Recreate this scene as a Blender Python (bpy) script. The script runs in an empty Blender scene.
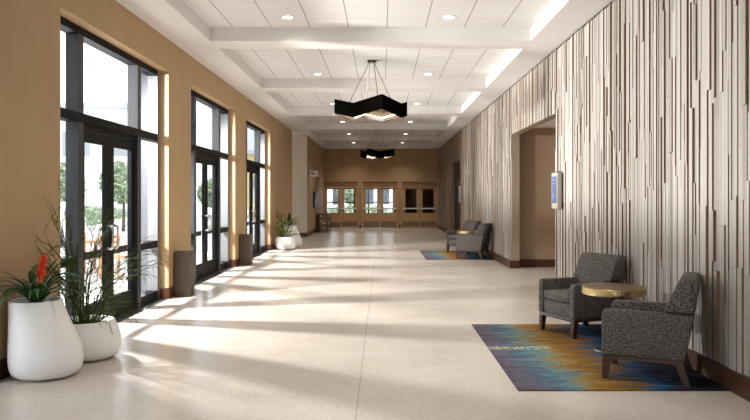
import bpy, bmesh, math, random
from mathutils import Vector, Matrix, noise

# ------------------------------------------------------------------ camera, world, lights, exposure
C = bpy.context.scene
COL = C.collection
cam_d = bpy.data.cameras.new('camera')
cam = bpy.data.objects.new('camera', cam_d)
COL.objects.link(cam)
C.camera = cam
cam.location = (0, 0, 1.6)
cam.rotation_euler = (math.pi / 2, 0, 0)
cam_d.sensor_width = 36
cam_d.lens = 36 * 700 / 750
cam_d.shift_x = -7 / 750
cam_d.shift_y = -13 / 750
cam_d.clip_end = 500

w = bpy.data.worlds.new('sky')
C.world = w
w.use_nodes = True
bg = w.node_tree.nodes['Background']
bg.inputs[0].default_value = (0.88, 0.94, 1.0, 1)
bg.inputs[1].default_value = 2.3

C.view_settings.view_transform = 'Standard'
C.view_settings.look = 'None'
C.view_settings.gamma = 1
C.view_settings.use_curve_mapping = False
C.view_settings.exposure = 0.62


def lamp(name, kind, loc, energy, color=(1, 1, 1), rot=(0, 0, 0), **kw):
    d = bpy.data.lights.new(name, kind)
    d.energy = energy
    d.color = color
    for k, v in kw.items():
        setattr(d, k, v)
    o = bpy.data.objects.new(name, d)
    o.location = loc
    o.rotation_euler = rot
    COL.objects.link(o)
    return o


# lights standing outside the entrance doors, the sources of the fan-shaped patches on the floor
FAN = (1, .985, .955)
AIM = (math.radians(55), 0, math.radians(-90))
for ly, soft, en in ((9.5, .09, 1850), (14.5, .16, 1600), (19.5, .2, 1650)):
    lamp('patio_lamp', 'SPOT', (-5.4, ly, 2.95), en, FAN, AIM, shadow_soft_size=soft, spot_size=math.radians(132 if ly < 10 else 121), spot_blend=.35)

# ------------------------------------------------------------------ helpers
R = random.Random(7)
HZ = 2.475 + 1.6        # soffit height
TZ = 4.29               # tile height
XL, XR = -3.354, 2.912
YF = 36.0
YB = -3.0


def tag(o, label=None, cat=None, group=None, kind=None):
    if label: o['label'] = label
    if cat: o['category'] = cat
    if group: o['group'] = group
    if kind: o['kind'] = kind
    return o


def obj(name, bm, m=None, parent=None, smooth=False, loc=None, rotz=0):
    me = bpy.data.meshes.new(name)
    bm.normal_update()
    bm.to_mesh(me)
    bm.free()
    if smooth:
        for p in me.polygons: p.use_smooth = True
    o = bpy.data.objects.new(name, me)
    COL.objects.link(o)
    ms = m if isinstance(m, (list, tuple)) else [m]
    for x in ms:
        if x: me.materials.append(x)
    if parent: o.parent = parent
    if loc: o.location = loc
    if rotz: o.rotation_euler = (0, 0, rotz)
    return o


def empty(name, loc=(0, 0, 0), rotz=0, parent=None):
    o = bpy.data.objects.new(name, None)
    o.empty_display_size = .1
    COL.objects.link(o)
    o.location = loc
    o.rotation_euler = (0, 0, rotz)
    if parent: o.parent = parent
    return o


def box(bm, x0, x1, y0, y1, z0, z1, bev=0, seg=2, mi=0, taper=None):
    vs = []
    for z in (z0, z1):
        for x, y in ((x0, y0), (x1, y0), (x1, y1), (x0, y1)):
            vs.append(bm.verts.new((x, y, z)))
    fs = [bm.faces.new([vs[i] for i in q]) for q in
          ((3, 2, 1, 0), (4, 5, 6, 7), (0, 1, 5, 4), (1, 2, 6, 5), (2, 3, 7, 6), (3, 0, 4, 7))]
    for f in fs: f.material_index = mi
    if bev:
        es = list({e for f in fs for e in f.edges})
        r = bmesh.ops.bevel(bm, geom=es, offset=bev, segments=seg, affect='EDGES', profile=.5)
        for f in r['faces']: f.material_index = mi
    return vs


def B(*a, **k):
    bm = bmesh.new()
    box(bm, *a, **k)
    return bm


def prism(bm, pts, lo, hi, axis='y', bev=0, seg=3, mi=0):
    """extrude a 2-D outline along an axis; pts are (a, z) (or (a, b) for axis z)"""
    def P(p, t):
        if axis == 'y': return (p[0], t, p[1])
        if axis == 'x': return (t, p[0], p[1])
        return (p[0], p[1], t)
    a = [bm.verts.new(P(p, lo)) for p in pts]
    b = [bm.verts.new(P(p, hi)) for p in pts]
    n = len(pts)
    fs = [bm.faces.new(a[::-1]), bm.faces.new(b)]
    for i in range(n):
        j = (i + 1) % n
        fs.append(bm.faces.new((a[i], a[j], b[j], b[i])))
    bmesh.ops.recalc_face_normals(bm, faces=fs)
    for f in fs: f.material_index = mi
    if bev:
        es = list({e for f in fs for e in f.edges})
        bmesh.ops.bevel(bm, geom=es, offset=bev, segments=seg, affect='EDGES', profile=.5)


def ring_loft(bm, rings, seg=40, close_bottom=True, close_top=True):
    """rings: (z, cx, cy, rx, ry)"""
    L = []
    for z, cx, cy, rx, ry in rings:
        L.append([bm.verts.new((cx + rx * math.cos(2 * math.pi * i / seg), cy + ry * math.sin(2 * math.pi * i / seg), z)) for i in range(seg)])
    for a, b in zip(L, L[1:]):
        for i in range(seg):
            j = (i + 1) % seg
            bm.faces.new((a[i], a[j], b[j], b[i]))
    if close_bottom: bm.faces.new(L[0][::-1])
    if close_top: bm.faces.new(L[-1])


def lathe(bm, prof, seg=40, cx=0, cy=0, **k):
    ring_loft(bm, [(z, cx, cy, r, r) for r, z in prof], seg, **k)


def tube(bm, pts, rad, seg=6, cap=True):
    pts = [Vector(p) for p in pts]
    rads = rad if isinstance(rad, (list, tuple)) else [rad] * len(pts)
    L = []
    up = Vector((0, 0, 1))
    for i, p in enumerate(pts):
        d = (pts[min(i + 1, len(pts) - 1)] - pts[max(i - 1, 0)]).normalized()
        a = d.cross(up)
        if a.length < .05: a = d.cross(Vector((1, 0, 0)))
        a.normalize()
        b = d.cross(a).normalized()
        L.append([bm.verts.new(p + (a * math.cos(2 * math.pi * k / seg) + b * math.sin(2 * math.pi * k / seg)) * rads[i]) for k in range(seg)])
    for A, D in zip(L, L[1:]):
        for k in range(seg):
            j = (k + 1) % seg
            bm.faces.new((A[k], A[j], D[j], D[k]))
    if cap:
        bm.faces.new(L[0][::-1]); bm.faces.new(L[-1])


def copy_tree(o, parent=None):
    c = o.copy(); COL.objects.link(c)
    if parent: c.parent = parent
    for ch in list(o.children): copy_tree(ch, c)
    return c


# ------------------------------------------------------------------ materials
def new_mat(name):
    m = bpy.data.materials.new(name)
    m.use_nodes = True
    nt = m.node_tree
    return m, nt, nt.nodes['Principled BSDF'], nt.nodes, nt.links


def mat(name, col, rough=.5, metal=0, noise_amt=0, scale=10, bump=0, bscale=80, spec=.5, coat=0, stretch=(1, 1, 1)):
    m, nt, b, N, L = new_mat(name)
    b.inputs['Base Color'].default_value = (*col, 1)
    b.inputs['Roughness'].default_value = rough
    b.inputs['Metallic'].default_value = metal
    b.inputs['Specular IOR Level'].default_value = spec
    b.inputs['Coat Weight'].default_value = coat
    tc = N.new('ShaderNodeTexCoord')
    mp = N.new('ShaderNodeMapping'); mp.inputs['Scale'].default_value = stretch
    L.new(tc.outputs['Object'], mp.inputs[0])
    if noise_amt:
        n = N.new('ShaderNodeTexNoise'); n.inputs['Scale'].default_value = scale; n.inputs['Detail'].default_value = 5
        L.new(mp.outputs[0], n.inputs['Vector'])
        r = N.new('ShaderNodeValToRGB')
        r.color_ramp.elements[0].position = .3; r.color_ramp.elements[1].position = .7
        r.color_ramp.elements[0].color = (*[c * (1 - noise_amt) for c in col], 1)
        r.color_ramp.elements[1].color = (*[min(1, c * (1 + noise_amt)) for c in col], 1)
        L.new(n.outputs[0], r.inputs[0]); L.new(r.outputs[0], b.inputs['Base Color'])
    if bump:
        n2 = N.new('ShaderNodeTexNoise'); n2.inputs['Scale'].default_value = bscale
        L.new(mp.outputs[0], n2.inputs['Vector'])
        bp = N.new('ShaderNodeBump'); bp.inputs['Strength'].default_value = bump; bp.inputs['Distance'].default_value = .01
        L.new(n2.outputs[0], bp.inputs['Height']); L.new(bp.outputs[0], b.inputs['Normal'])
    return m


def emit(name, col, s):
    m, nt, b, N, L = new_mat(name)
    b.inputs['Base Color'].default_value = (*col, 1)
    b.inputs['Emission Color'].default_value = (*col, 1)
    b.inputs['Emission Strength'].default_value = s
    return m


def glass_mat(name, tint=(1, 1, 1), gl=.06):
    m = bpy.data.materials.new(name); m.use_nodes = True
    nt = m.node_tree; N, L = nt.nodes, nt.links
    N.clear()
    out = N.new('ShaderNodeOutputMaterial'); mix = N.new('ShaderNodeMixShader')
    t = N.new('ShaderNodeBsdfTransparent'); t.inputs[0].default_value = (*tint, 1)
    g = N.new('ShaderNodeBsdfGlossy'); g.inputs['Roughness'].default_value = .02
    f = N.new('ShaderNodeLayerWeight'); f.inputs[0].default_value = .5
    pw = N.new('ShaderNodeMath'); pw.operation = 'POWER'; pw.inputs[1].default_value = 5
    ma = N.new('ShaderNodeMath'); ma.operation = 'MULTIPLY_ADD'; ma.inputs[1].default_value = .5; ma.inputs[2].default_value = .02
    L.new(f.outputs['Facing'], pw.inputs[0]); L.new(pw.outputs[0], ma.inputs[0])
    L.new(ma.outputs[0], mix.inputs[0]); L.new(t.outputs[0], mix.inputs[1]); L.new(g.outputs[0], mix.inputs[2])
    L.new(mix.outputs[0], out.inputs[0])
    return m


M = {}
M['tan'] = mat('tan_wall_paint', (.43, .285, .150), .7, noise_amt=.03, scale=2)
M['cream'] = mat('cream_wall_paint', (.55, .46, .35), .7)
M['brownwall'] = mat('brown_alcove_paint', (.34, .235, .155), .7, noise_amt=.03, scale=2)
M['reveal'] = mat('beige_reveal_paint', (.33, .26, .18), .7)
M['soffit'] = mat('white_soffit_paint', (.74, .72, .70), .75)
M['base'] = mat('dark_stained_baseboard', (.062, .021, .008), .4, noise_amt=.35, scale=6, stretch=(.3, .3, 6))
M['alu'] = mat('black_anodised_aluminium', (.006, .0065, .008), .55, spec=.10)
M['alum'] = mat('charcoal_anodised_aluminium', (.030, .031, .035), .45, spec=.3)
M['jamb'] = mat('aluminium_painted_sky_reflection', (.16, .165, .175), .4)  # lighter copy of the black aluminium, sky reflection put into its colour
M['alug'] = mat('grey_anodised_aluminium', (.10, .105, .115), .3, metal=.4)
M['chrome'] = mat('brushed_steel', (.80, .80, .81), .35, metal=.55)
M['white'] = mat('white_resin', (.90, .89, .88), .4, noise_amt=.015, scale=4)
M['soil'] = mat('dark_bark_mulch', (.035, .022, .015), .95, noise_amt=.6, scale=60, bump=1, bscale=70)
M['bin'] = mat('taupe_powder_coat', (.090, .064, .042), .5)
M['glass'] = glass_mat('clear_glass')
M['band'] = mat('dark_bronze_metal', (.003, .0025, .002), .7, spec=0)
M['band_in'] = mat('pale_inner_liner', (.30, .26, .22), .5)
M['tray'] = mat('taupe_reflector_tray', (.11, .085, .065), .6)
M['rod'] = mat('bronze_rod', (.10, .075, .05), .35, metal=.6)
M['brass'] = mat('hammered_brass', (.50, .37, .17), .3, metal=.9, bump=.6, bscale=35)
M['tabletop'] = mat('aged_bronze_top', (.22, .16, .09), .35, metal=.7, noise_amt=.3, scale=8)
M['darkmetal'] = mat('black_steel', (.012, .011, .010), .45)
M['legwood'] = mat('dark_walnut', (.050, .022, .010), .4, noise_amt=.3, scale=12)
M['maple'] = mat('maple_veneer', (.50, .31, .145), .4, noise_amt=.08, scale=8, stretch=(8, 8, .6))
M['maple_dark'] = mat('maple_veneer_panel', (.27, .16, .08), .45, noise_amt=.08, scale=8, stretch=(8, 8, .6))
M['kick'] = mat('bronze_kick_plate', (.22, .15, .09), .35, metal=.5)
M['shelfwood'] = mat('dark_brown_laminate', (.045, .020, .010), .45)
M['paper'] = mat('brochure_paper', (.75, .6, .42), .7)
M['casing'] = mat('pale_grey_plastic', (.38, .33, .28), .5)
M['bromeliad'] = mat('glossy_dark_green_leaf', (.035, .095, .030), .3, noise_amt=.4, scale=9)
M['darkleaf'] = mat('deep_olive_leaf', (.028, .045, .018), .4, noise_amt=.4, scale=12)
M['stem'] = mat('olive_green_stem', (.045, .075, .010), .8, spec=.1, noise_amt=.5, scale=7)
M['redflower'] = mat('scarlet_bract', (.80, .045, .015), .4, noise_amt=.2, scale=20)
M['orangebract'] = mat('orange_bract', (.62, .16, .03), .5)


def ceiling_tiles_mat():
    m, nt, b, N, L = new_mat('acoustic_ceiling_tile')
    b.inputs['Roughness'].default_value = .85
    tc = N.new('ShaderNodeTexCoord'); sp = N.new('ShaderNodeSeparateXYZ')
    L.new(tc.outputs['Object'], sp.inputs[0])

    def M_(op, a, bb=None):
        n = N.new('ShaderNodeMath'); n.operation = op
        for i, v in enumerate((a, bb)):
            if v is None: continue
            if isinstance(v, (int, float)): n.inputs[i].default_value = v
            else: L.new(v, n.inputs[i])
        return n.outputs[0]

    def line(src, off, pitch, hw):
        t = M_('ADD', src, off); t = M_('DIVIDE', t, pitch); t = M_('FRACT', t); t = M_('SUBTRACT', t, .5); t = M_('ABSOLUTE', t)
        return M_('GREATER_THAN', t, .5 - hw / pitch)
    lx = line(sp.outputs[0], 100 * .61 - .08, .61, .0075)
    ly = line(sp.outputs[1], .25, 1.2, .004)
    g = M_('MAXIMUM', lx, M_('MULTIPLY', ly, .45))
    n = N.new('ShaderNodeTexNoise'); n.inputs['Scale'].default_value = 2.2; n.inputs['Detail'].default_value = 6
    mp = N.new('ShaderNodeMapping'); mp.inputs['Scale'].default_value = (.5, 9, 1)
    L.new(tc.outputs['Object'], mp.inputs[0]); L.new(mp.outputs[0], n.inputs['Vector'])
    r = N.new('ShaderNodeValToRGB')
    r.color_ramp.elements[0].position = .35; r.color_ramp.elements[1].position = .65
    r.color_ramp.elements[0].color = (.68, .665, .655, 1); r.color_ramp.elements[1].color = (.75, .74, .73, 1)
    L.new(n.outputs[0], r.inputs[0])
    mx = N.new('ShaderNodeMix'); mx.data_type = 'RGBA'
    L.new(g, mx.inputs[0]); L.new(r.outputs[0], mx.inputs[6]); mx.inputs[7].default_value = (.30, .275, .25, 1)
    L.new(mx.outputs[2], b.inputs['Base Color'])
    return m


def floor_mat():
    m, nt, b, N, L = new_mat('polished_terrazzo')
    tc = N.new('ShaderNodeTexCoord'); sp = N.new('ShaderNodeSeparateXYZ')
    L.new(tc.outputs['Object'], sp.inputs[0])
    v = N.new('ShaderNodeTexVoronoi'); v.inputs['Scale'].default_value = 85
    L.new(tc.outputs['Object'], v.inputs['Vector'])
    r = N.new('ShaderNodeValToRGB'); e = r.color_ramp
    e.elements[0].color = (.50, .44, .375, 1); e.elements[0].position = 0
    e.elements[1].color = (.70, .65, .59, 1); e.elements[1].position = 1
    x = e.elements.new(.25); x.color = (.59, .53, .47, 1)
    x = e.elements.new(.7); x.color = (.625, .57, .51, 1)
    L.new(v.outputs['Color'], r.inputs[0])
    n = N.new('ShaderNodeTexNoise'); n.inputs['Scale'].default_value = 1.3; n.inputs['Detail'].default_value = 7; n.inputs['Roughness'].default_value = .65
    L.new(tc.outputs['Object'], n.inputs['Vector'])
    r2 = N.new('ShaderNodeValToRGB')
    r2.color_ramp.elements[0].position = .3; r2.color_ramp.elements[0].color = (.86, .84, .82, 1)
    r2.color_ramp.elements[1].position = .7; r2.color_ramp.elements[1].color = (1.0, 1.0, 1.0, 1)
    L.new(n.outputs[0], r2.inputs[0])
    mu = N.new('ShaderNodeMix'); mu.data_type = 'RGBA'; mu.blend_type = 'MULTIPLY'; mu.inputs[0].default_value = 1
    L.new(r.outputs[0], mu.inputs[6]); L.new(r2.outputs[0], mu.inputs[7])

    def M_(op, a, bb=None):
        q = N.new('ShaderNodeMath'); q.operation = op
        for i, vv in enumerate((a, bb)):
            if vv is None: continue
            if isinstance(vv, (int, float)): q.inputs[i].default_value = vv
            else: L.new(vv, q.inputs[i])
        return q.outputs[0]
    l1 = M_('LESS_THAN', M_('ABSOLUTE', M_('ADD', sp.outputs[0], .19)), .0035)
    t = M_('ABSOLUTE', M_('SUBTRACT', M_('FRACT', M_('DIVIDE', M_('ADD', sp.outputs[1], 2.7), 5.0)), .5))
    l2 = M_('GREATER_THAN', t, .5 - .003 / 5)
    g = M_('MULTIPLY', M_('MAXIMUM', l1, l2), .55)
    mx = N.new('ShaderNodeMix'); mx.data_type = 'RGBA'
    L.new(g, mx.inputs[0]); L.new(mu.outputs[2], mx.inputs[6]); mx.inputs[7].default_value = (.12, .09, .07, 1)
    L.new(mx.outputs[2], b.inputs['Base Color'])
    b.inputs['Roughness'].default_value = .24
    b.inputs['Specular IOR Level'].default_value = .35
    return m


def panel_mat():
    m, nt, b, N, L = new_mat('driftwood_wall_strips')
    a = N.new('ShaderNodeAttribute'); a.attribute_name = 'tone'
    tc = N.new('ShaderNodeTexCoord')
    mp = N.new('ShaderNodeMapping'); mp.inputs['Scale'].default_value = (30, 30, 1.2)
    n = N.new('ShaderNodeTexNoise'); n.inputs['Scale'].default_value = 2; n.inputs['Detail'].default_value = 6
    L.new(tc.outputs['Object'], mp.inputs[0]); L.new(mp.outputs[0], n.inputs['Vector'])
    add = N.new('ShaderNodeMath'); add.operation = 'MULTIPLY_ADD'
    L.new(n.outputs[0], add.inputs[0]); add.inputs[1].default_value = .6
    L.new(a.outputs['Fac'], add.inputs[2])
    sub = N.new('ShaderNodeMath'); sub.operation = 'SUBTRACT'; sub.inputs[1].default_value = .3
    L.new(add.outputs[0], sub.inputs[0])
    r = N.new('ShaderNodeValToRGB'); e = r.color_ramp
    e.elements[0].position = 0; e.elements[0].color = (.28, .25, .22, 1)
    e.elements[1].position = 1; e.elements[1].color = (.49, .46, .42, 1)
    x = e.elements.new(.45); x.color = (.38, .35, .315, 1)
    L.new(sub.outputs[0], r.inputs[0]); L.new(r.outputs[0], b.inputs['Base Color'])
    b.inputs['Roughness'].default_value = .65
    return m


def fabric_mat():
    m, nt, b, N, L = new_mat('speckled_charcoal_upholstery')
    tc = N.new('ShaderNodeTexCoord')
    n = N.new('ShaderNodeTexNoise'); n.inputs['Scale'].default_value = 125; n.inputs['Detail'].default_value = 1.5
    L.new(tc.outputs['Object'], n.inputs['Vector'])
    r = N.new('ShaderNodeValToRGB'); e = r.color_ramp
    e.elements[0].position = .47; e.elements[0].color = (.022, .018, .016, 1)
    e.elements[1].position = .56; e.elements[1].color = (.20, .175, .158, 1)
    L.new(n.outputs[0], r.inputs[0]); L.new(r.outputs[0], b.inputs['Base Color'])
    bp = N.new('ShaderNodeBump'); bp.inputs['Strength'].default_value = .4; bp.inputs['Distance'].default_value = .004
    L.new(n.outputs[0], bp.inputs['Height']); L.new(bp.outputs[0], b.inputs['Normal'])
    b.inputs['Roughness'].default_value = .9
    return m


def rug_mat():
    m, nt, b, N, L = new_mat('painterly_woven_rug')
    tc = N.new('ShaderNodeTexCoord'); sp = N.new('ShaderNodeSeparateXYZ')
    L.new(tc.outputs['Object'], sp.inputs[0])

    def nz(scale, st, det=5, off=0):
        mp = N.new('ShaderNodeMapping'); mp.inputs['Scale'].default_value = st; mp.inputs['Location'].default_value = (off, off * 1.7, 0)
        n = N.new('ShaderNodeTexNoise'); n.inputs['Scale'].default_value = scale; n.inputs['Detail'].default_value = det
        n.inputs['Roughness'].default_value = .65
        L.new(tc.outputs['Object'], mp.inputs[0]); L.new(mp.outputs[0], n.inputs['Vector'])
        return n.outputs[0]

    def mth(op, a, bb):
        q = N.new('ShaderNodeMath'); q.operation = op
        for i, vv in enumerate((a, bb)):
            if isinstance(vv, (int, float)): q.inputs[i].default_value = vv
            else: L.new(vv, q.inputs[i])
        return q.outputs[0]
    u = mth('DIVIDE', sp.outputs[0], 1.76)
    s1 = mth('MULTIPLY', mth('SUBTRACT', nz(1.6, (.8, 4.5, 1), 8), .5), .85)
    s2 = mth('MULTIPLY', mth('SUBTRACT', nz(2.6, (1.0, 15, 1), 6, 3), .5), .85)
    t = mth('ADD', mth('ADD', u, s1), s2)
    r = N.new('ShaderNodeValToRGB'); e = r.color_ramp
    cols = [(0, (.085, .060, .085)), (.08, (.13, .12, .14)), (.14, (.07, .075, .11)), (.20, (.05, .13, .19)), (.27, (.09, .22, .26)),
            (.31, (.20, .20, .08)), (.36, (.28, .145, .02)), (.48, (.15, .07, .018)), (.56, (.20, .10, .016)), (.62, (.03, .06, .10)),
            (.70, (.012, .09, .20)), (.76, (.018, .022, .04)), (.9, (.02, .015, .02))]
    e.elements[0].position, e.elements[0].color = cols[0][0], (*cols[0][1], 1)
    e.elements[1].position, e.elements[1].color = cols[-1][0], (*cols[-1][1], 1)
    for p, c in cols[1:-1]:
        x = e.elements.new(p); x.color = (*c, 1)
    L.new(t, r.inputs[0])
    # fine weave and pale-yellow flecks
    f = nz(22, (1.5, 7, 1), 4, 9)
    rf = N.new('ShaderNodeValToRGB'); rf.color_ramp.elements[0].position = .3; rf.color_ramp.elements[1].position = .72
    rf.color_ramp.elements[0].color = (.55, .55, .55, 1); rf.color_ramp.elements[1].color = (1.5, 1.5, 1.5, 1)
    L.new(f, rf.inputs[0])
    mu = N.new('ShaderNodeMix'); mu.data_type = 'RGBA'; mu.blend_type = 'MULTIPLY'; mu.inputs[0].default_value = 1
    L.new(r.outputs[0], mu.inputs[6]); L.new(rf.outputs[0], mu.inputs[7])
    # one streak of flecks across the blue field
    yy = mth('ABSOLUTE', mth('SUBTRACT', sp.outputs[1], 1.6), 0)
    band = mth('MULTIPLY', mth('LESS_THAN', yy, .075), mth('GREATER_THAN', nz(30, (1, 1.6, 1), 2, 5), .52))
    band = mth('MULTIPLY', band, mth('LESS_THAN', sp.outputs[0], .66))
    mx = N.new('ShaderNodeMix'); mx.data_type = 'RGBA'
    L.new(band, mx.inputs[0]); L.new(mu.outputs[2], mx.inputs[6]); mx.inputs[7].default_value = (.42, .42, .26, 1)
    L.new(mx.outputs[2], b.inputs['Base Color'])
    b.inputs['Roughness'].default_value = .95
    b.inputs['Specular IOR Level'].default_value = .1
    return m


M['tile'] = ceiling_tiles_mat()
M['floor'] = floor_mat()
M['strip'] = panel_mat()
M['fabric'] = fabric_mat()
M['rug'] = rug_mat()
M['led'] = emit('warm_lamp_lens', (1, .93, .82), 6)
M['led_soft'] = emit('warm_light_strip', (1, .80, .52), 2.2)
M['screen'] = emit('blue_lit_screen', (.03, .06, .16), .35)
M['screen2'] = emit('white_screen_text', (.16, .21, .36), .35)

# ------------------------------------------------------------------ setting: floor, walls, ceiling
def S(name, bm, m, label, parent=None, **k):
    o = obj(name, bm, m, parent, **k)
    if parent is None: tag(o, label, kind='structure')
    return o


WIN = [(7.3 + 4.99 * k, 11.0 + 4.99 * k) for k in (0, 1, 2)]
OPN = [(WIN[0][0] - 4.99, WIN[0][1] - 4.99)] + WIN      # plus an unseen bay beside the camera, added for foreground daylight
WT = 3.58
YE = 26.1                                            # end of the window wall
YC = 28.0                                            # start of the far-left wall

S('floor', B(-4.6, 6.2, YB, 43, -.12, 0), M['floor'], 'polished beige terrazzo floor of the long lobby')

bm = bmesh.new()
T = .42
edges = [YB] + [v for o in OPN for v in o] + [YE]
for i in range(0, len(edges), 2):
    box(bm, XL - T, XL, edges[i], edges[i + 1], 0, WT)
box(bm, XL - T, XL, YB, YE, WT, HZ + .3)
S('wall_left', bm, M['tan'], 'tan window wall with piers between the tall black-framed entrances')

bm = bmesh.new()
h = .17
for i in range(0, len(edges), 2):
    y0, y1 = edges[i], edges[i + 1]
    box(bm, XL - .13, XL + .018, y0 - (.018 if i else 0), y1 + .018, 0, h)
box(bm, XL - 1.0, XL, YE, YE + .018, 0, h)
S('baseboard_left', bm, M['base'], 'dark stained baseboard blocks around the piers of the window wall')

# far left: side passage and the short wall before the end wall
S('wall_passage', B(-4.6, -3.0, YC, YC + .12, 0, HZ), M['cream'], 'pale cream return wall of the side passage past the far planters')
S('wall_passage_end', B(-4.6, -4.5, YE - .3, YC, 0, HZ), M['cream'], 'end wall of the side passage beyond the window wall')
S('wall_far_left', B(-3.12, -3.0, YC + .12, YF, 0, HZ), M['tan'], 'tan side wall carrying the dark screen near the wooden doors')
bm = bmesh.new()
box(bm, -4.5, -2.982, YC - .018, YC, 0, h); box(bm, -3.0, -2.982, YC, YF - .05, 0, h)
S('baseboard_far_left', bm, M['base'], 'dark baseboard around the far left corner')

# end wall with three door openings
FR = [(-3.03, -1.17), (-1.065, .86), (.965, 2.90)]
bm = bmesh.new()
DT = 2.45
xs = [-3.4] + [v for a, b_ in FR for v in (a, b_)] + [3.4]
for i in range(0, len(xs), 2):
    box(bm, xs[i], xs[i + 1], YF, YF + .2, 0, DT)
box(bm, -3.4, 3.4, YF, YF + .2, DT, HZ + .3)
S('wall_end', bm, M['tan'], 'tan end wall above the three pairs of wooden doors')

# right wall: backing boards with two openings, and the alcoves behind them
ROP = [(11.7, 15.69), (25.8, 29.7)]
OZ = 3.0
bm = bmesh.new()
ys = [YB, ROP[0][0], ROP[0][1], ROP[1][0], ROP[1][1], YF]
for i in range(0, 6, 2):
    box(bm, XR, XR + .17, ys[i], ys[i + 1], 0, HZ + .3)
for a, b_ in ROP:
    box(bm, XR, XR + .17, a, b_, OZ, HZ + .3)
S('wall_right', bm, M['reveal'], 'right wall backing board with its beige opening reveals')
bm = bmesh.new()
for i in range(0, 6, 2):
    box(bm, XR - .045, XR, ys[i], ys[i + 1] + (.0 if i == 4 else .0), 0, .175)
for a, b_ in ROP:
    box(bm, XR - .045, XR + .17, b_ - .018, b_, 0, .175)
S('baseboard_right', bm, M['base'], 'dark stained baseboard along the slatted right wall')

for k, (a, b_) in enumerate(ROP):
    bm = bmesh.new()
    box(bm, XR + .17, 6.1, b_ + .31, b_ + .43, 0, 3.4)
    box(bm, 6.0, 6.1, a - .6, b_ + .31, 0, 3.4)
    box(bm, XR + .17, 6.1, a - .7, a - .6, 0, 3.4)
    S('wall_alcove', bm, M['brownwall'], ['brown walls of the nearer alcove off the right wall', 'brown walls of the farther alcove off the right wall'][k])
    S('ceiling_alcove', B(XR + .17, 6.0, a - .6, b_ + .31, 3.175, 3.3), M['soffit'], ['ceiling of the nearer alcove', 'ceiling of the farther alcove'][k])
    S('baseboard_alcove', B(XR + .17, 6.0, b_ + .292, b_ + .31, 0, .175), M['base'], ['dark baseboard of the nearer alcove', 'dark baseboard of the farther alcove'][k])

# vertical strips of random width, length and depth
def strips():
    bm = bmesh.new()
    lay = bm.faces.layers.float.new('tone')
    y = YB
    while y < YF - .01:
        wd = R.choice((.03, .04, .05, .06, .075)) * R.uniform(.9, 1.1)
        y2 = min(y + wd, YF)
        z = .175
        for a, b_ in ROP:                               # stop at the opening edges
            if y < a < y2: y2 = a
            if y < b_ < y2: y2 = b_
        mid = (y + y2) / 2
        if any(a < mid < b_ for a, b_ in ROP): z = OZ
        d = R.uniform(.004, .04)
        base = R.uniform(.1, .9)
        while z < HZ - .035:
            z2 = min(z + R.uniform(.35, 2.3), HZ - .03)
            if HZ - z2 < .3: z2 = HZ - .03
            d = min(.03, max(.003, R.choice((.004, .008, .013, .018, .027)) + R.uniform(-.002, .002)))
            n0 = len(bm.faces)
            vs = [bm.verts.new(p) for p in ((XR - d, y, z), (XR - d, y2 - .002, z), (XR - d, y2 - .002, z2), (XR - d, y, z2),
                                            (XR, y, z), (XR, y2 - .002, z), (XR, y2 - .002, z2), (XR, y, z2))]
            tone = base + R.uniform(-.15, .15)
            for q in ((0, 3, 2, 1), (0, 4, 7, 3), (1, 2, 6, 5), (0, 1, 5, 4), (3, 7, 6, 2)):
                f = bm.faces.new([vs[i] for i in q]); f[lay] = tone
                if q != (0, 3, 2, 1): f.material_index = 1
            z = z2
        y = y2
    return bm


M['stripside'] = mat('brown_strip_edge', (.24, .14, .07), .7)
S('wall_right_panelling', strips(), [M['strip'], M['stripside']], 'grey-beige panelling of uneven vertical strips on the right wall')

# wall behind the camera, with an opening added for daylight fill
bm = bmesh.new()
box(bm, -4.6, -2.9, YB - .2, YB, 0, HZ + .3); box(bm, 2.5, 6.2, YB - .2, YB, 0, HZ + .3)
box(bm, -2.9, 2.5, YB - .2, YB, 2.52, HZ + .3)
S('wall_back', bm, M['tan'], 'tan wall at the near end of the lobby, with an added daylight opening')

r = empty('window_6'); tag(r, 'added unseen glazing behind the viewpoint that lets daylight into the foreground', kind='structure')  # unseen glazing, added so that daylight reaches the foreground
bm = bmesh.new()
for x in (-2.9, -1.85, -.8, .35, 1.4, 2.44): box(bm, x, x + .06, YB - .14, YB - .02, 0, 2.52)
box(bm, -2.84, 2.44, YB - .14, YB - .02, 2.45, 2.52); box(bm, -2.84, 2.44, YB - .14, YB - .02, 0, .12)
obj('frame', bm, M['alu'], r)
obj('pane', B(-2.84, 2.44, YB - .09, YB - .082, .12, 2.45), M['glass'], r)

# ceiling
CX0, CX1 = -2.73, 2.355
S('ceiling', B(-3.6, 3.2, YB, YF, TZ, TZ + .1), M['tile'], 'white acoustic tile ceiling inside the coffers')
bm = bmesh.new()
box(bm, -4.6, CX0, YB, YF, HZ, TZ)
box(bm, CX1, 3.2, YB, YF, HZ, TZ)
BE = [(11.1 + 4.8 * k, 11.7 + 4.8 * k) for k in range(-3, 5)] + [(35.1, YF)]
for a, b_ in BE:
    box(bm, CX0, CX1, a, min(b_, YF), HZ, TZ)
S('ceiling_soffit', bm, M['soffit'], 'white soffit and cross beams framing the ceiling coffers')
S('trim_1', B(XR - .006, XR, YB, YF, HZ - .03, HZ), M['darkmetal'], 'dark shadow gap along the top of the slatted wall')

# ------------------------------------------------------------------ entrances on the left
FX = XL - .15          # inner face of the frames
ord_ = ['nearest', 'middle', 'farthest', 'added out-of-view']


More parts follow.
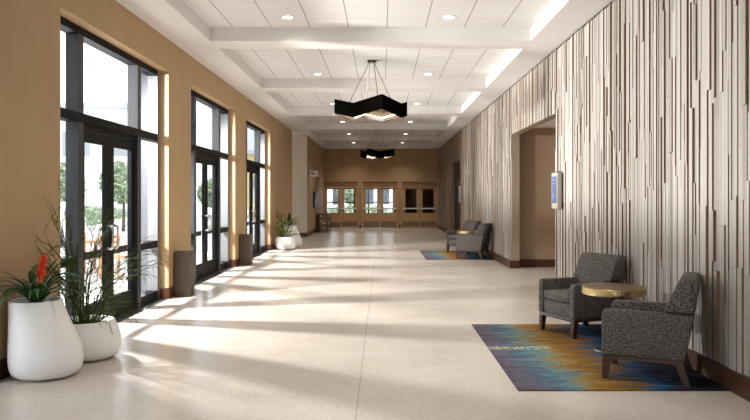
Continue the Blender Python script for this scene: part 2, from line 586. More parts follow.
def bay(k, y0, y1):
    r = empty('window_%d' % (k + 1), (0, 0, 0))
    tag(r, 'tall black aluminium entrance glazing with transom and sidelights, the %s of the bays' % ord_[k], kind='structure')
    a, d = FX, FX - .15
    ms = [y0, y0 + .07, y0 + .78, y0 + .92, y0 + 2.74, y0 + 2.88, y1 - .07, y1]
    bm = bmesh.new()
    e = .002
    box(bm, d, a, ms[0] + e, ms[1], 0, WT - e); 
    obj('far_jamb', B(d, a, ms[6], ms[7] - e, 0, WT - e), M['jamb'], r)
    box(bm, d, a, ms[1], ms[6], WT - .09, WT - e); box(bm, d, a, ms[1], ms[6], 2.47, 2.58)
    obj('frame', bm, M['alu'], r)
    bm = bmesh.new(); o_ = XL - T - .01
    box(bm, o_, d, ms[0] + e, ms[0] + .02, 0, WT - e); box(bm, o_, d, ms[7] - .02, ms[7] - e, 0, WT - e); box(bm, o_, d, ms[0] + .02, ms[7] - .02, WT - .02, WT - e)
    obj('outer_lining', bm, M['alug'], r)
    obj('mullion', B(d, a, ms[2], ms[3], 0, 2.47), M['alum'], r)
    obj('mullion', B(d, a, ms[4], ms[5], 0, 2.47), M['alum'], r)
    obj('transom_mullion', B(d, a, ms[2], ms[3], 2.58, WT - .09), M['alum'], r)
    obj('transom_mullion', B(d, a, ms[4], ms[5], 2.58, WT - .09), M['alum'], r)
    obj('door_header', B(d + .03, a - .03, ms[3], ms[4], 2.40, 2.47), M['alu'], r)
    for p, q in ((ms[1], ms[2]), (ms[5], ms[6])):
        obj('sidelight_rail', B(d, a, p, q, .82, .92), M['alu'], r)
        obj('sidelight_sill', B(d, a, p, q, 0, .14), M['alu'], r)
        gx = d + .03
        obj('pane', B(gx, gx + .008, p, q, .92, 2.47), M['glass'], r)
        obj('pane', B(gx, gx + .008, p, q, .14, .82), M['glass'], r)
    gx = d + .03
    for p, q in ((ms[1], ms[2]), (ms[3], ms[4]), (ms[5], ms[6])):
        obj('pane', B(gx, gx + .008, p, q, 2.58, WT - .09), M['glass'], r)
    # two leaves
    mid = (ms[3] + ms[4]) / 2
    for s, (p, q) in enumerate(((ms[3] + .005, mid - .008), (mid + .008, ms[4] - .005))):
        n = 2 * k + s + 1
        dr = empty('door_%d' % n, (0, 0, 0))
        tag(dr, 'black glazed entrance door leaf, %s of the pair in the %s bay' % (('near one', 'far one')[s], ord_[k]), kind='structure')
        x1 = a - .045; x0 = x1 - .05
        bm = bmesh.new()
        box(bm, x0, x1, p, p + .13, .01, 2.39); box(bm, x0, x1, q - .13, q, .01, 2.39)
        box(bm, x0, x1, p + .13, q - .13, 2.26, 2.39); box(bm, x0, x1, p + .13, q - .13, .01, .29)
        obj('leaf_frame', bm, M['alu'], dr)
        obj('pane', B(x0 + .02, x0 + .028, p + .13, q - .13, .29, 2.26), M['glass'], dr)
        hy = q - .075 if s == 0 else p + .075
        bm = bmesh.new()
        for sg in (1, -1):
            fx = x1 if sg > 0 else x0
            tube(bm, [(fx, hy, .93), (fx + sg * .055, hy, .93), (fx + sg * .07, hy, .945), (fx + sg * .07, hy, 1.21), (fx + sg * .055, hy, 1.225), (fx, hy, 1.225)], .018, 10)
        obj('handle', bm, M['chrome'], dr, smooth=True)
        obj('push_bar', B(x0 - .05, x0 - .02, p + .09, q - .09, .83, .92), M['alu'], dr)
    S('trim_%d' % (k + 2), B(FX - .2, XL + .0, y0, y1, .0005, .006), M['alug'], 'aluminium threshold of the %s entrance bay' % ord_[k])


for k, (a, b_) in enumerate(WIN): bay(k, a, b_)
bay(3, *OPN[0])  # added bay out of view, lets daylight onto the near floor and chairs

# ------------------------------------------------------------------ wooden doors at the far end
for k, (x0, x1) in enumerate(FR):
    pos = ('left', 'middle', 'right')[k]
    y = YF
    bm = bmesh.new()
    box(bm, x0, x0 + .06, y - .03, y + .15, 0, DT); box(bm, x1 - .06, x1, y - .03, y + .15, 0, DT)
    box(bm, x0 + .06, x1 - .06, y - .03, y + .15, DT - .06, DT); box(bm, x0 + .06, x1 - .06, y - .03, y + .15, 2.09, 2.13)
    S('trim_%d' % (k + 6), bm, M['maple'], 'pale maple frame of the %s pair of wooden doors' % pos)
    S('trim_%d' % (k + 9), B(x0 + .06, x1 - .06, y + .02, y + .06, 2.13, DT - .06), M['maple_dark'], 'darker header panel above the %s pair of wooden doors' % pos)
    mid = (x0 + x1) / 2
    for s, (p, q) in enumerate(((x0 + .065, mid - .004), (mid + .004, x1 - .065))):
        n = 9 + 2 * k + s
        d = empty('door_%d' % n, (p if s == 0 else q, y + .06, 0))
        tag(d, 'maple door leaf with tall glass lite, %s leaf of the %s pair' % (('left', 'right')[s], pos), kind='structure')
        ox = d.location.x; P, Q = p - ox, q - ox
        if k == 0 and s == 0: gx0, gx1 = P + .14, Q - .16
        else: gx0, gx1 = (P + .17, Q - .15) if s == 0 else (P + .15, Q - .17)
        bm = bmesh.new()
        box(bm, P, gx0, -.022, .022, .01, 2.085); box(bm, gx1, Q, -.022, .022, .01, 2.085)
        box(bm, gx0, gx1, -.022, .022, 2.0, 2.085); box(bm, gx0, gx1, -.022, .022, .01, .78)
        obj('leaf', bm, M['maple'], d)
        obj('pane', B(gx0, gx1, -.004, .004, .78, 2.0), M['glass'], d)
        if k == 2: kz = (.10, .34)
        elif k == 1: kz = (.03, .36)
        else: kz = (.10, .34) if s else (.03, .30)
        obj('kick_plate', B(P + .04, Q - .04, -.026, -.022, *kz), M['kick'] if not (k == 1) else M['alug2'] if 'alug2' in M else M['kick'], d)
        bm = bmesh.new()
        box(bm, P + .05, Q - .05, -.11, -.07, .98, 1.04, bev=.01)
        box(bm, P + .07, P + .12, -.07, -.022, .985, 1.035); box(bm, Q - .12, Q - .07, -.07, -.022, .985, 1.035)
        obj('push_bar', bm, M['chrome'], d)
for k, x in enumerate(((-1.17 - 1.065) / 2, (.86 + .965) / 2)):
    S('baseboard_%d' % (k + 1), B(x - .052, x + .052, YF - .02, YF, 0, .17), M['base'], 'short dark baseboard between wooden doors, %s of two' % ('left', 'right')[k])

# room past the wooden doors
bm = bmesh.new()
box(bm, -3.6, -3.4, YF + .2, 42, 0, 3.2); box(bm, 3.4, 3.6, YF + .2, 42, 0, 3.2)
box(bm, .9, 3.4, 41.8, 42, 0, 3.2)
box(bm, -3.4, .9, 41.8, 42, 2.6, 3.2); box(bm, -3.4, .9, 41.8, 42, 0, .35)
box(bm, .62, .7, YF + .2, 41.8, 0, 3.2)
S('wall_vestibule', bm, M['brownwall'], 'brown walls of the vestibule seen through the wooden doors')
S('ceiling_vestibule', B(-3.4, 3.4, YF + .2, 41.8, 3.0, 3.1), M['soffit'], 'ceiling of the vestibule past the wooden doors')
r = empty('window_5'); tag(r, 'outer window of the vestibule seen through the wooden doors', kind='structure')
bm = bmesh.new()
for x in (-3.4, -2.55, -1.7, -.85, 0, .82): box(bm, x, x + .08, 41.82, 41.95, .35, 2.6)
box(bm, -3.32, .82, 41.82, 41.95, 1.25, 1.31)
obj('frame', bm, M['alu'], r)
obj('pane', B(-3.32, .82, 41.88, 41.89, .35, 2.6), M['glass'], r)

# ------------------------------------------------------------------ outdoors beyond the windows
M['paving'] = mat('pale_concrete_paving', (.62, .60, .57), .8, noise_amt=.05, scale=3)
M['render'] = mat('pale_building_render', (.78, .78, .78), .8)
M['yellow'] = mat('yellow_building_render', (.62, .50, .24), .8)
M['roofgrey'] = mat('grey_roof', (.40, .41, .43), .8)
M['hedge'] = mat('hedge_leaf', (.30, .38, .24), .7, noise_amt=.4, scale=3)
M['teak'] = mat('orange_teak', (.55, .30, .16), .6)
M['carwhite'] = mat('white_car_paint', (.75, .75, .76), .3, coat=.5)
M['tyre'] = mat('black_rubber', (.02, .02, .02), .8)
M['darkpane'] = mat('shadowy_window_glass', (.05, .06, .07), .1)
M['darkglass'] = mat('dark_window_glass', (.28, .30, .32), .1)
bm = bmesh.new()
box(bm, -90, XL - T, -20, 150, -.15, -.02); box(bm, XL - T, 20, -20, YB - .2, -.15, -.02); box(bm, -4.6, 20, 43.02, 150, -.15, -.02)
S('ground', bm, M['paving'], 'pale paving outside the glazed entrances')

b1 = empty('pale_office_building', (-22, 46, 0)); tag(b1, 'pale low building seen through the nearest entrance glazing', 'building')
obj('wall', B(-9, 6.6, 0, 8, 0, 7.4), M['render'], b1)
obj('parapet', B(-9.2, 6.8, -.2, 8.2, 7.4, 7.75), M['roofgrey'], b1)
for i in range(5):
    f = obj('window', B(-8 + i * 3, -6.2 + i * 3, -.05, .02, 4.3, 5.9), M['darkglass'], b1)
b2 = empty('yellow_building', (-8.5, 56, 0)); tag(b2, 'yellow rendered building with grey roof behind the middle entrance', 'building')
obj('wall', B(-4.4, 1.6, 0, 8, 0, 5.0), M['yellow'], b2)
bm = bmesh.new(); prism(bm, [(-.5, 5.0), (8.5, 5.0), (8.5, 5.3), (4, 8.4), (-.5, 5.3)], -4.6, 1.8, 'x')
obj('roof', bm, M['roofgrey'], b2)
for i in range(3): obj('window', B(-4.0 + i * 2, -3 + i * 2, -.05, .02, 1.3, 3.2), M['darkglass'], b2)


def leafy(name, n, cx, cy, cz, rx, ry, rz, size, m, parent=None, seed=1):
    rr = random.Random(seed); bm = bmesh.new()
    for i in range(n):
        while True:
            p = Vector((rr.uniform(-1, 1), rr.uniform(-1, 1), rr.uniform(-1, 1)))
            if .45 < p.length < 1: break
        c = Vector((cx + p.x * rx, cy + p.y * ry, cz + p.z * rz))
        a = Vector((rr.gauss(0, 1), rr.gauss(0, 1), rr.gauss(0, 1))).normalized() * size
        b_ = a.orthogonal().normalized() * size * .5
        bm.faces.new([bm.verts.new(c + v) for v in (-a, b_, a, -b_)])
    return obj(name, bm, m, parent)


M['bark'] = mat('grey_bark', (.12, .09, .07), .9)
for i, (x, y, s) in enumerate(((-12.0, 26, 1.0), (-12.2, 33, 1.15), (-9.3, 38.5, .9), (-2.4, 52, 1.0))):
    t = empty('small_tree', (x, y, 0))
    tag(t, ('leafy green tree outside the nearest entrance', 'green tree before the pale building', 'green tree seen through the farthest entrance', 'green tree seen through the middle wooden doors')[i], 'tree', 'trees outside')
    bm = bmesh.new(); tube(bm, [(0, 0, -.02), (.03, 0, .8), (0, .05, 1.6 * s)], [.09, .07, .05], 8); obj('trunk', bm, M['bark'], t)
    leafy('crown', 1500, 0, 0, 2.0 * s, .95 * s, .95 * s, .9 * s, .12, M['hedge'], t, seed=i)
hd = leafy('hedge', 5200, -15.2, 30, .62, 1.2, 12, .62, .10, M['hedge'], None, 11)
tag(hd, 'clipped green hedge beyond the patio', 'hedge', kind='thing')

b3 = empty('grey_office_building', (-1.2, 67, 0)); tag(b3, 'grey building with dark windows seen through the wooden doors', 'building')
obj('wall', B(-7, 8, 0, 6, 0, 5.4), M['render'], b3)
for i in range(6): obj('window', B(-6.5 + i * 1.5, -5.6 + i * 1.5, -.05, .02, .9, 4.6), M['darkpane'], b3)
h2 = leafy('hedge', 2200, -1.6, 50.5, .5, 2.6, .7, .55, .10, M['hedge'], None, 12)
tag(h2, 'low green hedge outside the vestibule at the far end', 'hedge', kind='thing')

# a car parked outside
car = empty('parked_car', (-11.3, 23.5, 0), math.radians(100)); tag(car, 'white car parked outside beyond the nearest entrance doors', 'car')
bm = bmesh.new()
prism(bm, [(-2.15, .3), (-2.2, .75), (-1.95, .92), (-1.3, .98), (-.75, 1.42), (.75, 1.45), (1.35, 1.02), (2.0, .88), (2.2, .62), (2.15, .3)], -.85, .85, 'y', bev=.08)
obj('body', bm, M['carwhite'], car, smooth=False)
for s in (-.86, .855):
    bm = bmesh.new(); prism(bm, [(-1.12, 1.0), (-.68, 1.34), (.7, 1.36), (1.1, 1.02)], s, s + .006, 'y'); obj('window', bm, M['darkglass'], car)
for x in (-1.35, 1.35):
    for y in (-.75, .75):
        bm = bmesh.new(); lathe(bm, [(.2, -.1), (.32, -.09), (.33, 0), (.32, .09), (.2, .1)], 20)
        bmesh.ops.rotate(bm, verts=bm.verts, matrix=Matrix.Rotation(math.pi / 2, 3, 'X'))
        bmesh.ops.translate(bm, verts=bm.verts, vec=(x, y, .31)); obj('wheel', bm, M['tyre'], car, smooth=True)


def patio_chair(loc, rz, label):
    t = empty('patio_chair', loc, rz); tag(t, label, 'chair', 'patio chairs outside')
    for x in (-.25, .25):
        for y in (-.23, .23):
            obj('leg', B(x - .022, x + .022, y - .022, y + .022, 0, .86 if y > 0 else .64), M['teak'], t)
    obj('seat', B(-.25, .25, -.25, .25, .40, .44), M['teak'], t)
    bm = bmesh.new()
    for z in (.55, .66, .77): box(bm, -.23, .23, .215, .245, z, z + .06)
    obj('backrest', bm, M['teak'], t)
    for x in (-.25, .25): obj('armrest', B(x - .03, x + .03, -.25, .25, .64, .665), M['teak'], t)


patio_chair((-5.35, 14.2, -.02), 1.2, 'orange teak patio chair outside, nearer of the two beyond the doors')
patio_chair((-6.3, 15.1, -.02), 2.4, 'orange teak patio chair outside, farther of the two beyond the doors')

# ------------------------------------------------------------------ armchairs
def armchair(loc, deg, label):
    t = empty('armchair', loc, math.radians(deg))
    tag(t, label, 'armchair', 'speckled grey lobby armchairs')
    hw = .335; at = .085
    sidep = [(.355, .215), (.355, .57), (.33, .61), (-.24, .605), (-.385, .60), (-.315, .215)]
    for s in (1, -1):
        bm = bmesh.new()
        lo, hi = (hw - at, hw) if s > 0 else (-hw, -hw + at)
        prism(bm, sidep, lo, hi, 'y', bev=.016)
        obj('arm', bm, M['fabric'], t, smooth=True)
    bm = bmesh.new()
    prism(bm, [(-.10, .40), (-.145, .612), (-.265, .875), (-.30, .905), (-.40, .905), (-.425, .88), (-.385, .612), (-.34, .40)], -hw + at + .003, hw - at - .003, 'y', bev=.012)
    prism(bm, [(-.145, .614), (-.262, .872), (-.295, .903), (-.40, .903), (-.428, .878), (-.387, .614)], -hw + .004, hw - .004, 'y', bev=.02)
    obj('backrest', bm, M['fabric'], t, smooth=True)
    obj('seat_cushion', B(-.16, .350, -hw + at + .004, hw - at - .004, .375, .49, bev=.032, seg=3), M['fabric'], t, smooth=True)
    obj('front_panel', B(-.30, .335, -hw + at + .002, hw - at - .002, .215, .37, bev=.006), M['fabric'], t, smooth=True)
    bm = bmesh.new()
    box(bm, -.305, .345, -hw + .01, hw - .01, .178, .214, bev=.004)
    obj('base_rail', bm, M['legwood'], t)
    for x in (.315, -.275):
        for y in (-.295, .295):
            bm = bmesh.new()
            sx = .012 if x > 0 else -.055
            vs = box(bm, x - .033, x + .033, y - .03, y + .03, 0, .18)
            for v in vs[:4]:
                v.co.x = x + (v.co.x - x) * .75 + sx
                v.co.y = y + (v.co.y - y) * .75
            obj('leg', bm, M['legwood'], t)
    return t


RUGZ = .012
A2 = armchair((2.385, 6.27, RUGZ), 154, 'grey speckled armchair nearest the camera, seen from its side')
A1 = armchair((2.335, 8.25, RUGZ), 203, 'grey speckled armchair behind the round table on the nearer rug')
c = copy_tree(A2); c.location = (2.385, 6.27 + 12.05, RUGZ); c['label'] = 'grey armchair on the far rug, nearer of the far pair, seen from its side'
c = copy_tree(A1); c.location = (2.335, 8.25 + 12.05, RUGZ); c['label'] = 'grey armchair on the far rug, farther of the far pair, facing the hall'


def side_table(loc, label):
    t = empty('side_table', loc); tag(t, label, 'side table', 'round brass side tables')
    bm = bmesh.new(); lathe(bm, [(.30, .585), (.318, .588), (.32, .6), (.32, .655), (.316, .661), (.30, .661)], 56)
    obj('rim', bm, M['brass'], t, smooth=False)
    bm = bmesh.new(); lathe(bm, [(.295, .6615), (.302, .6645), (.295, .667)], 56); obj('tabletop', bm, M['tabletop'], t)
    bm = bmesh.new(); lathe(bm, [(.03, .03), (.028, .3), (.03, .57), (.09, .585)], 24); obj('column', bm, M['darkmetal'], t, smooth=True)
    bm = bmesh.new(); lathe(bm, [(.20, 0), (.205, .006), (.20, .016), (.06, .03)], 40); obj('base', bm, M['darkmetal'], t)
    return t


T1 = side_table((2.40, 7.25, RUGZ), 'round brass-rimmed side table between the two nearer armchairs')
c = copy_tree(T1); c.location.y += 12.05; c['label'] = 'round brass-rimmed side table between the two far armchairs'


def rug(y, label):
    o = obj('rug', B(0, 1.745, 0, 2.98, 0, .0115, bev=.003), M['rug'])
    o.location = (1.12, y, 0); tag(o, label, 'rug', 'painterly rugs')
    return o


rug(5.77, 'blue, purple and gold streaked rug under the nearer armchairs')
rug(5.77 + 12.05, 'blue and gold streaked rug under the far armchairs')

# ------------------------------------------------------------------ wall-mounted displays
def display(y, label):
    t = empty('wall_display', (XR - .045, y, 1.7)); tag(t, label, 'display', 'wall displays beside the openings')
    obj('casing', B(-.07, 0, -.19, .19, -.29, .295, bev=.006), M['casing'], t)
    obj('screen', B(-.0725, -.069, -.15, .15, -.20, .235), M['screen'], t)
    for z, a, b_ in ((.17, -.10, .12), (.11, -.02, .12), (-.05, .02, .12), (-.09, -.03, .12), (-.13, .04, .12)):
        obj('text_line', B(-.074, -.0722, a, b_, z, z + .014), M['screen2'], t)
    obj('bracket', B(-.03, .0, -.12, .12, .295, .315), M['darkmetal'], t)
    return t


D1 = display(11.36, 'grey wall display with lit blue screen beside the nearer wall opening')
c = copy_tree(D1); c.location.y = 25.45; c['label'] = 'small pale wall display beside the farther wall opening'

# ------------------------------------------------------------------ taupe boxes against the piers
def waste_bin(loc, label):
    t = empty('waste_bin', loc); tag(t, label, 'bin', 'taupe bins by the piers')
    obj('body', B(0, .262, 0, .24, .008, .685, bev=.006), M['bin'], t)
    obj('lid', B(0, .262, 0, .24, .689, .725, bev=.006), M['bin'], t)
    obj('foot', B(.01, .252, .01, .23, 0, .012), M['darkmetal'], t)
    return t


W1 = waste_bin((XL + .022, 11.22, 0), 'tall narrow taupe bin against the pier past the nearest entrance')
c = copy_tree(W1); c.location.y = 16.38; c['label'] = 'tall narrow taupe bin against the pier past the middle entrance'

# ------------------------------------------------------------------ planters
def pot(bm, prof, seg=56):
    """prof: (z, cx, r) outside; then the inner lip is added"""
    prof = [(z, cx * .94, r * .94) for z, cx, r in prof]
    rings = [(z, cx, 0, r, r) for z, cx, r in prof]
    z, cx, r = prof[-1]
    rings += [(z + .008, cx, 0, r - .010, r - .010), (z + .004, cx, 0, r - .022, r - .022), (z - .07, cx, 0, r - .03, r - .03)]
    ring_loft(bm, rings, seg)


TALL = [(0, 0, .20), (.012, 0, .262), (.035, 0, .30), (.08, .002, .322), (.15, .002, .332), (.25, -.008, .322), (.38, -.035, .295), (.5, -.065, .267), (.6, -.088, .247), (.672, -.10, .236)]
BOWL = [(0, 0, .20), (.01, 0, .255), (.035, 0, .30), (.08, 0, .332), (.14, -.002, .345), (.21, -.006, .342), (.29, -.014, .325), (.35, -.022, .302), (.372, -.024, .294)]


def planter(t, prof):
    bm = bmesh.new(); pot(bm, prof); obj('planter', bm, M['white'], t, smooth=True)
    z, cx, r = prof[-1]; cx *= .94; r *= .94
    bm = bmesh.new()
    seg = 36
    cv = bm.verts.new((cx, 0, z - .02))
    rr = random.Random(3); prev = None; L = []
    for k in range(1, 6):
        q = (r - .028) * k / 5
        L.append([bm.verts.new((cx + q * math.cos(2 * math.pi * i / seg), q * math.sin(2 * math.pi * i / seg), z - .03 + rr.uniform(-.008, .010) - .012 * (k / 5))) for i in range(seg)])
    for i in range(seg): bm.faces.new((cv, L[0][i], L[0][(i + 1) % seg]))
    for a, b_ in zip(L, L[1:]):
        for i in range(seg):
            j = (i + 1) % seg; bm.faces.new((a[i], b_[i], b_[j], a[j]))
    obj('soil', bm, M['soil'], t)
    return cx, z - .03


def blade(bm, p0, az, length, width, rise, droop, n=9, mi=0):
    """strap leaf arching out; rise: initial elevation (rad); droop: total bend (rad)"""
    d = Vector((math.cos(az), math.sin(az), 0)); sd = Vector((-d.y, d.x, 0))
    p = Vector(p0); rows = []
    for i in range(n + 1):
        u = i / n
        wv = width * (.55 + .9 * u - 1.45 * u ** 3) * .5 if u < 1 else .0008
        wv = max(wv, .0008)
        el = rise - droop * u ** 1.3
        nrm = d * (-math.sin(el)) + Vector((0, 0, 1)) * math.cos(el)
        rows.append([bm.verts.new(p - sd * wv + nrm * wv * .35), bm.verts.new(p), bm.verts.new(p + sd * wv + nrm * wv * .35)])
        p = p + (d * math.cos(el) + Vector((0, 0, 1)) * math.sin(el)) * (length / n)
    for a, b_ in zip(rows, rows[1:]):
        for k in (0, 1):
            f = bm.faces.new((a[k], a[k + 1], b_[k + 1], b_[k])); f.material_index = mi


def clear_wall(bm, t):
    lim = XL + .012 - t.location.x
    for v in bm.verts:
        if v.co.x < lim + .12:
            v.co.x = lim + .12 * math.exp((v.co.x - lim - .12) / .12)
        if t.location.y < 10:                       # neighbouring plants keep to their own pots
            sg = 1 if t.location.y > 6.6 else -1
            d = (v.co.y + t.location.y - 6.63) * sg
            if d < .12: v.co.y = (6.63 + sg * .12 * math.exp((d - .12) / .12)) - t.location.y


def solid(o, t=.0015):
    m = o.modifiers.new('thickness', 'SOLIDIFY'); m.thickness = t


# bromeliad in the tall near planter
t = empty('potted_bromeliad', (-3.018, 6.29, 0)); tag(t, 'tall white planter with red-flowered bromeliad, nearest the camera', 'potted plant')
cx, z = planter(t, TALL)
rr = random.Random(5); bm = bmesh.new()
for i in range(34):
    az = i * 2.4 + rr.uniform(-.3, .3)
    blade(bm, (cx + .03 * math.cos(az), .03 * math.sin(az), z - .005), az, rr.uniform(.40, .60), rr.uniform(.042, .06), rr.uniform(.85, 1.4), rr.uniform(1.2, 2.6))
clear_wall(bm, t)
solid(obj('foliage', bm, M['bromeliad'], t, smooth=True))
bm = bmesh.new()
tube(bm, [(cx, 0, z), (cx + .03, 0, z + .12), (cx + .07, 0, z + .30)], [.016, .02, .016], 8)
for i in range(14):
    u = i / 14; az = i * 2.4
    blade(bm, (cx + .02 + .04 * u, 0, z + .06 + .16 * u), az, .10, .03, 1.15, .3, 5)
solid(obj('flower_stalk', bm, M['orangebract'], t, smooth=True))
bm = bmesh.new()
for i in range(34):
    u = i / 34; az = i * 2.4
    blade(bm, (cx + .042 + .035 * u, 0, z + .19 + .19 * u), az, .105 - .02 * u, .036, 1.0 + .35 * u, .5, 5)
solid(obj('flower', bm, M['redflower'], t, smooth=True))


def wispy(name_root, loc, label, seed, nst, hmax, spread, weep_x, thick=.0045):
    t = empty('potted_grass_plant', loc); tag(t, label, 'potted plant')
    cx, z = planter(t, BOWL)
    rr = random.Random(seed); bm = bmesh.new()

    def stem(p, az, el, ln, cur, rad, depth):
        n = 7; p = Vector(p); pts = [p.copy()]; e = el; a = az
        for i in range(n):
            p = p + Vector((math.cos(a) * math.cos(e), math.sin(a) * math.cos(e), math.sin(e))) * ln / n
            e -= cur / n * (.5 + i / n); a += rr.uniform(-.28, .28)
            pts.append(p.copy())
            if depth and i >= 1 and rr.random() < (.62 if depth == 2 else .4):
                stem(p, a + rr.uniform(-1.2, 1.2), e + rr.uniform(-.5, .35), ln * rr.uniform(.28, .5), cur * rr.uniform(.3, 1.1), rad * .75, depth - 1)
        tube(bm, pts, [rad * (1 - .6 * i / n) for i in range(n + 1)], 3)
    for i in range(nst):
        az = rr.uniform(0, 6.283); q = rr.uniform(0, .17)
        u = rr.random()
        ln = hmax * (.35 + .65 * u)
        el = 1.5 - (1 - u) * rr.uniform(.1, .8)
        stem((cx + q * math.cos(az), q * math.sin(az), z), az, el, ln, rr.uniform(.1, .8) + (1 - u) * .9, thick, 2)
    for i in range(weep_x):                      # stems hanging over the rim
        az = rr.uniform(-1.2, .5)
        stem((cx + .14 * math.cos(az), .14 * math.sin(az), z + .02), az, rr.uniform(.5, 1.0), rr.uniform(.38, .60), rr.uniform(2.0, 2.6), thick, 0)
    clear_wall(bm, t)
    obj('foliage', bm, M['stem'], t)
    return t


wispy('a', (-2.935, 6.975, 0), 'low white bowl planter with wispy green stems beside the nearest entrance', 21, 46, 1.12, .2, 16, .0055)
wispy('b', (-2.95, 21.4, 0), 'low white bowl planter with feathery green plant in the far group', 44, 22, .75, .2, 3, .009)

# dark spiky plant in the far tall planter
t = empty('potted_spiky_plant', (-2.87, 22.42, 0)); tag(t, 'tall white planter with dark spiky plant, behind the far bowl planter', 'potted plant')
cx, z = planter(t, TALL)
rr = random.Random(9); bm = bmesh.new()
for i in range(16):
    az = i * 2.4 + rr.uniform(-.3, .3)
    blade(bm, (cx + .02 * math.cos(az), .02 * math.sin(az), z + .05), az, rr.uniform(.3, .45), .05, rr.uniform(.5, 1.1), rr.uniform(.8, 1.7))
for i in range(30):
    az = i * 2.4; u = i / 30
    blade(bm, (cx, 0, z + .12 + .26 * u), az, .15 - .05 * u, .06, .75 + .5 * u, .3, 5)
blade(bm, (cx, 0, z + .1), -.1, .62, .045, .9, 1.5)
clear_wall(bm, t)
solid(obj('foliage', bm, M['darkleaf'], t, smooth=True))
bm = bmesh.new(); tube(bm, [(cx, 0, z - .02), (cx, 0, z + .45)], .014, 8); obj('stalk', bm, M['darkleaf'], t)

# ------------------------------------------------------------------ far-left wall things
t = empty('wall_screen', (-3.0, 31.0, 1.5)); tag(t, 'dark landscape screen mounted on the far left wall above the shelf unit', 'screen')
obj('casing', B(.03, .09, -.62, .62, -.36, .36, bev=.01), M['darkmetal'], t)
obj('mount', B(0, .03, -.2, .2, -.2, .2), M['darkmetal'], t)
m, nt, b, N, L = new_mat('glossy_dark_screen'); b.inputs['Base Color'].default_value = (.006, .007, .012, 1); b.inputs['Roughness'].default_value = .4
obj('screen', B(.0895, .092, -.59, .59, -.33, .33), m, t)

t = empty('shelf_unit', (-2.975, 31.5, 0)); tag(t, 'dark brown open shelf unit against the far left wall', 'shelf')
for x, y in ((.0, 0), (.52, 0), (.0, 1.5), (.52, 1.5)):
    obj('post', B(x, x + .04, y, y + .04, 0, .84), M['shelfwood'], t)
for zz in (.10, .36, .60, .80):
    obj('shelf', B(.0, .56, .04, 1.5, zz, zz + .035), M['shelfwood'], t)
obj('back_panel', B(.0, .16, .04, .06, .135, .80), M['shelfwood'], t)
for i, (zz, n) in enumerate(((.395, 2), (.635, 2), (.135, 1))):
    for k in range(n):
        o = obj('brochure_stack', B(0, .20, 0, .28, 0, .09, bev=.004), M['paper']); o.location = (-2.975 + .22, 31.62 + k * .5, zz + .0005)
        tag(o, 'pale stack of brochures on the %s shelf of the dark unit, %s of it' % (('middle', 'upper', 'lowest')[i], ('front end', 'back end')[k]), 'brochures', 'brochures on the shelf unit')

t = empty('blade_sign', (-3.0, 28.9, 2.56)); tag(t, 'small white sign with dark lettering projecting high from the far left wall', 'sign')
obj('sign_face', B(.012, .38, -.02, .02, -.115, .115, bev=.004), M['white'], t)
obj('bracket', B(0, .013, -.03, .03, -.06, .06), M['alug'], t)
bm = bmesh.new()
for x0_, x1_, z0_, z1_ in ((.055, .085, -.01, .06), (.095, .125, -.02, .055), (.135, .165, -.03, .05), (.175, .2, -.04, .04), (.075, .19, .035, .055)):
    box(bm, x0_, x1_, -.0225, -.0195, z0_, z1_)
obj('lettering', bm, M['darkmetal'], t)
bm = bmesh.new()
for x0_ in (.24, .275, .31): box(bm, x0_, x0_ + .018, -.0225, -.0195, -.03, .03)
obj('faint_lettering', bm, M['alug'], t)

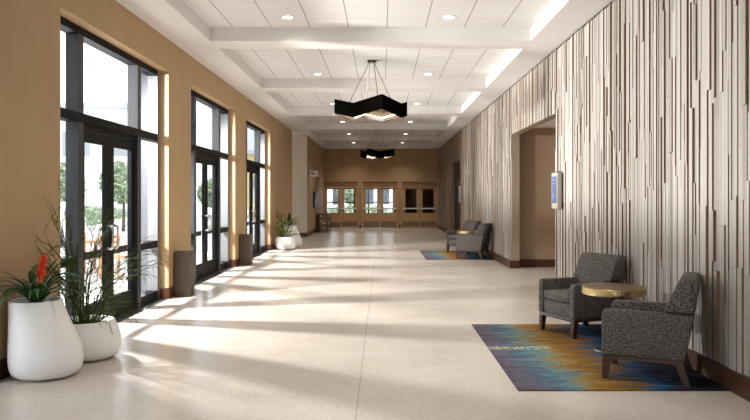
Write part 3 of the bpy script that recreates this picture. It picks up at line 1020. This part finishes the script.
# ------------------------------------------------------------------ pendant lights
def pendant(loc, rot, label):
    t = empty('pendant_light', loc, rot); tag(t, label, 'pendant light', 'dark star-shaped pendant lights')
    # loc is on the tile above; the band hangs below
    ZT, H = -.79, .28
    pts = []
    for a, r, dz in PSHAPE:
        pts.append((r * math.cos(math.radians(a)), r * math.sin(math.radians(a)), ZT + dz))
    n = len(pts)

    def wall(bm, off0, off1, z0, z1, mi=0):
        c_in = [(Vector(p) * 1.0) for p in pts]
        q = []
        for p in c_in:
            L0 = math.hypot(p.x, p.y)
            k0 = (L0 - off0) / L0; k1 = (L0 - off1) / L0
            q.append([bm.verts.new((p.x * k0, p.y * k0, p.z + z0)), bm.verts.new((p.x * k1, p.y * k1, p.z + z0)),
                      bm.verts.new((p.x * k1, p.y * k1, p.z + z1)), bm.verts.new((p.x * k0, p.y * k0, p.z + z1))])
        for i in range(n):
            a, b_ = q[i], q[(i + 1) % n]
            for k in range(4):
                l = (k + 1) % 4
                f = bm.faces.new((a[k], a[l], b_[l], b_[k])); f.material_index = mi
        bmesh.ops.recalc_face_normals(bm, faces=bm.faces)
    bm = bmesh.new(); wall(bm, 0, .012, -H, 0); obj('band', bm, M['band'], t)
    bm = bmesh.new(); wall(bm, .0135, .017, -H + .004, -.01); obj('liner', bm, M['band_in'], t)
    bm = bmesh.new(); wall(bm, .085, .105, -H + .05, -H + .08); obj('light_strip', bm, M['led_soft'], t)
    # reflector tray that closes the band from above
    bm = bmesh.new()
    c0 = bm.verts.new((0, 0, ZT - .10)); c1 = bm.verts.new((0, 0, ZT - .09))
    lo = []; hi = []
    for p in pts:
        L0 = math.hypot(p[0], p[1]); k = (L0 - .018) / L0
        lo.append(bm.verts.new((p[0] * k, p[1] * k, p[2] - .10))); hi.append(bm.verts.new((p[0] * k, p[1] * k, p[2] - .09)))
    for i in range(n):
        j = (i + 1) % n
        bm.faces.new((c0, lo[j], lo[i])); bm.faces.new((c1, hi[i], hi[j])); bm.faces.new((lo[i], lo[j], hi[j], hi[i]))
    obj('reflector', bm, M['tray'], t)
    bm = bmesh.new(); tube(bm, [(0, 0, ZT - .10), (0, 0, ZT - .30)], .012, 10); obj('finial', bm, M['brass'], t)
    obj('canopy', B(-.085, .085, -.085, .085, -.035, 0, bev=.004), M['rod'], t)
    for i in range(4):
        p = pts[PRODS[i]]
        k = .62 if i != 9 else 1
        bm = bmesh.new()
        x, y = p[0] * k, p[1] * k
        tube(bm, [(math.copysign(.04, x), math.copysign(.04, y), -.03), (x, y, ZT + PSHAPE[PRODS[i]][2] - .095)], .0065, 6)
        obj('suspension_rod', bm, M['rod'], t)
    for i in range(3):
        d = bpy.data.lights.new('pendant_glow', 'POINT'); d.energy = .9; d.color = (1, .82, .6); d.shadow_soft_size = .05
        l = bpy.data.objects.new('glow', d); COL.objects.link(l); l.parent = t
        a = i * 2.1; l.location = (.25 * math.cos(a), .25 * math.sin(a), ZT - .16)
    return t


PSHAPE = [(-74, .74, .03), (-135, .50, -.09), (-174, .74, .02), (142, .50, -.09), (106, .72, .02), (62, .50, -.09), (26, .79, .02), (-8, .60, -.07)]
PRODS = [0, 2, 4, 6]
pendant((-.2, 13.8, TZ), 0, 'large dark zigzag pendant light hanging in the second ceiling bay')
pendant((-.2, 28.2, TZ), math.radians(55), 'dark zigzag pendant light hanging far down the hall near the wooden doors')

# ------------------------------------------------------------------ downlights
ords = ['first', 'second', 'third', 'fourth', 'fifth', 'sixth', 'seventh']
Z0 = True


def downlight(x, y, label):
    t = empty('downlight', (x, y, TZ)); tag(t, label, 'downlight', 'recessed round downlights')
    bm = bmesh.new()
    lathe(bm, [(.078, -.001), (.098, -.001), (.098, -.006), (.092, -.010), (.078, -.008)], 32, close_bottom=False, close_top=False)
    obj('trim_ring', bm, M['soffit'], t, smooth=True)
    bm = bmesh.new(); lathe(bm, [(.079, -.002), (.079, -.0055)], 32); obj('lens', bm, M['led'], t)
    d = bpy.data.lights.new('downlight_lamp', 'SPOT'); d.energy = DL * (1 if y < 19 else 1.5); d.color = (1, .92, .82); d.spot_size = math.radians(115); d.spot_blend = 1; d.shadow_soft_size = .07
    l = bpy.data.objects.new('lamp', d); COL.objects.link(l); l.parent = t; l.location = (0, 0, -.02)
    return t


DL = 90
k = 0
for i, y in enumerate((5.66, 10.46, 15.3, 20.15, 25.0, 29.85, 34.65)):
    for s, x in enumerate((-1.41, 1.01)):
        if y > 6: nm = 'round recessed downlight, %s of the pair in the %s visible ceiling bay' % (('left', 'right')[s], ords[i - 1])
        else: nm = 'round recessed downlight just above the top of the view, %s of its pair' % ('left', 'right')[s]
        downlight(x, y, nm)
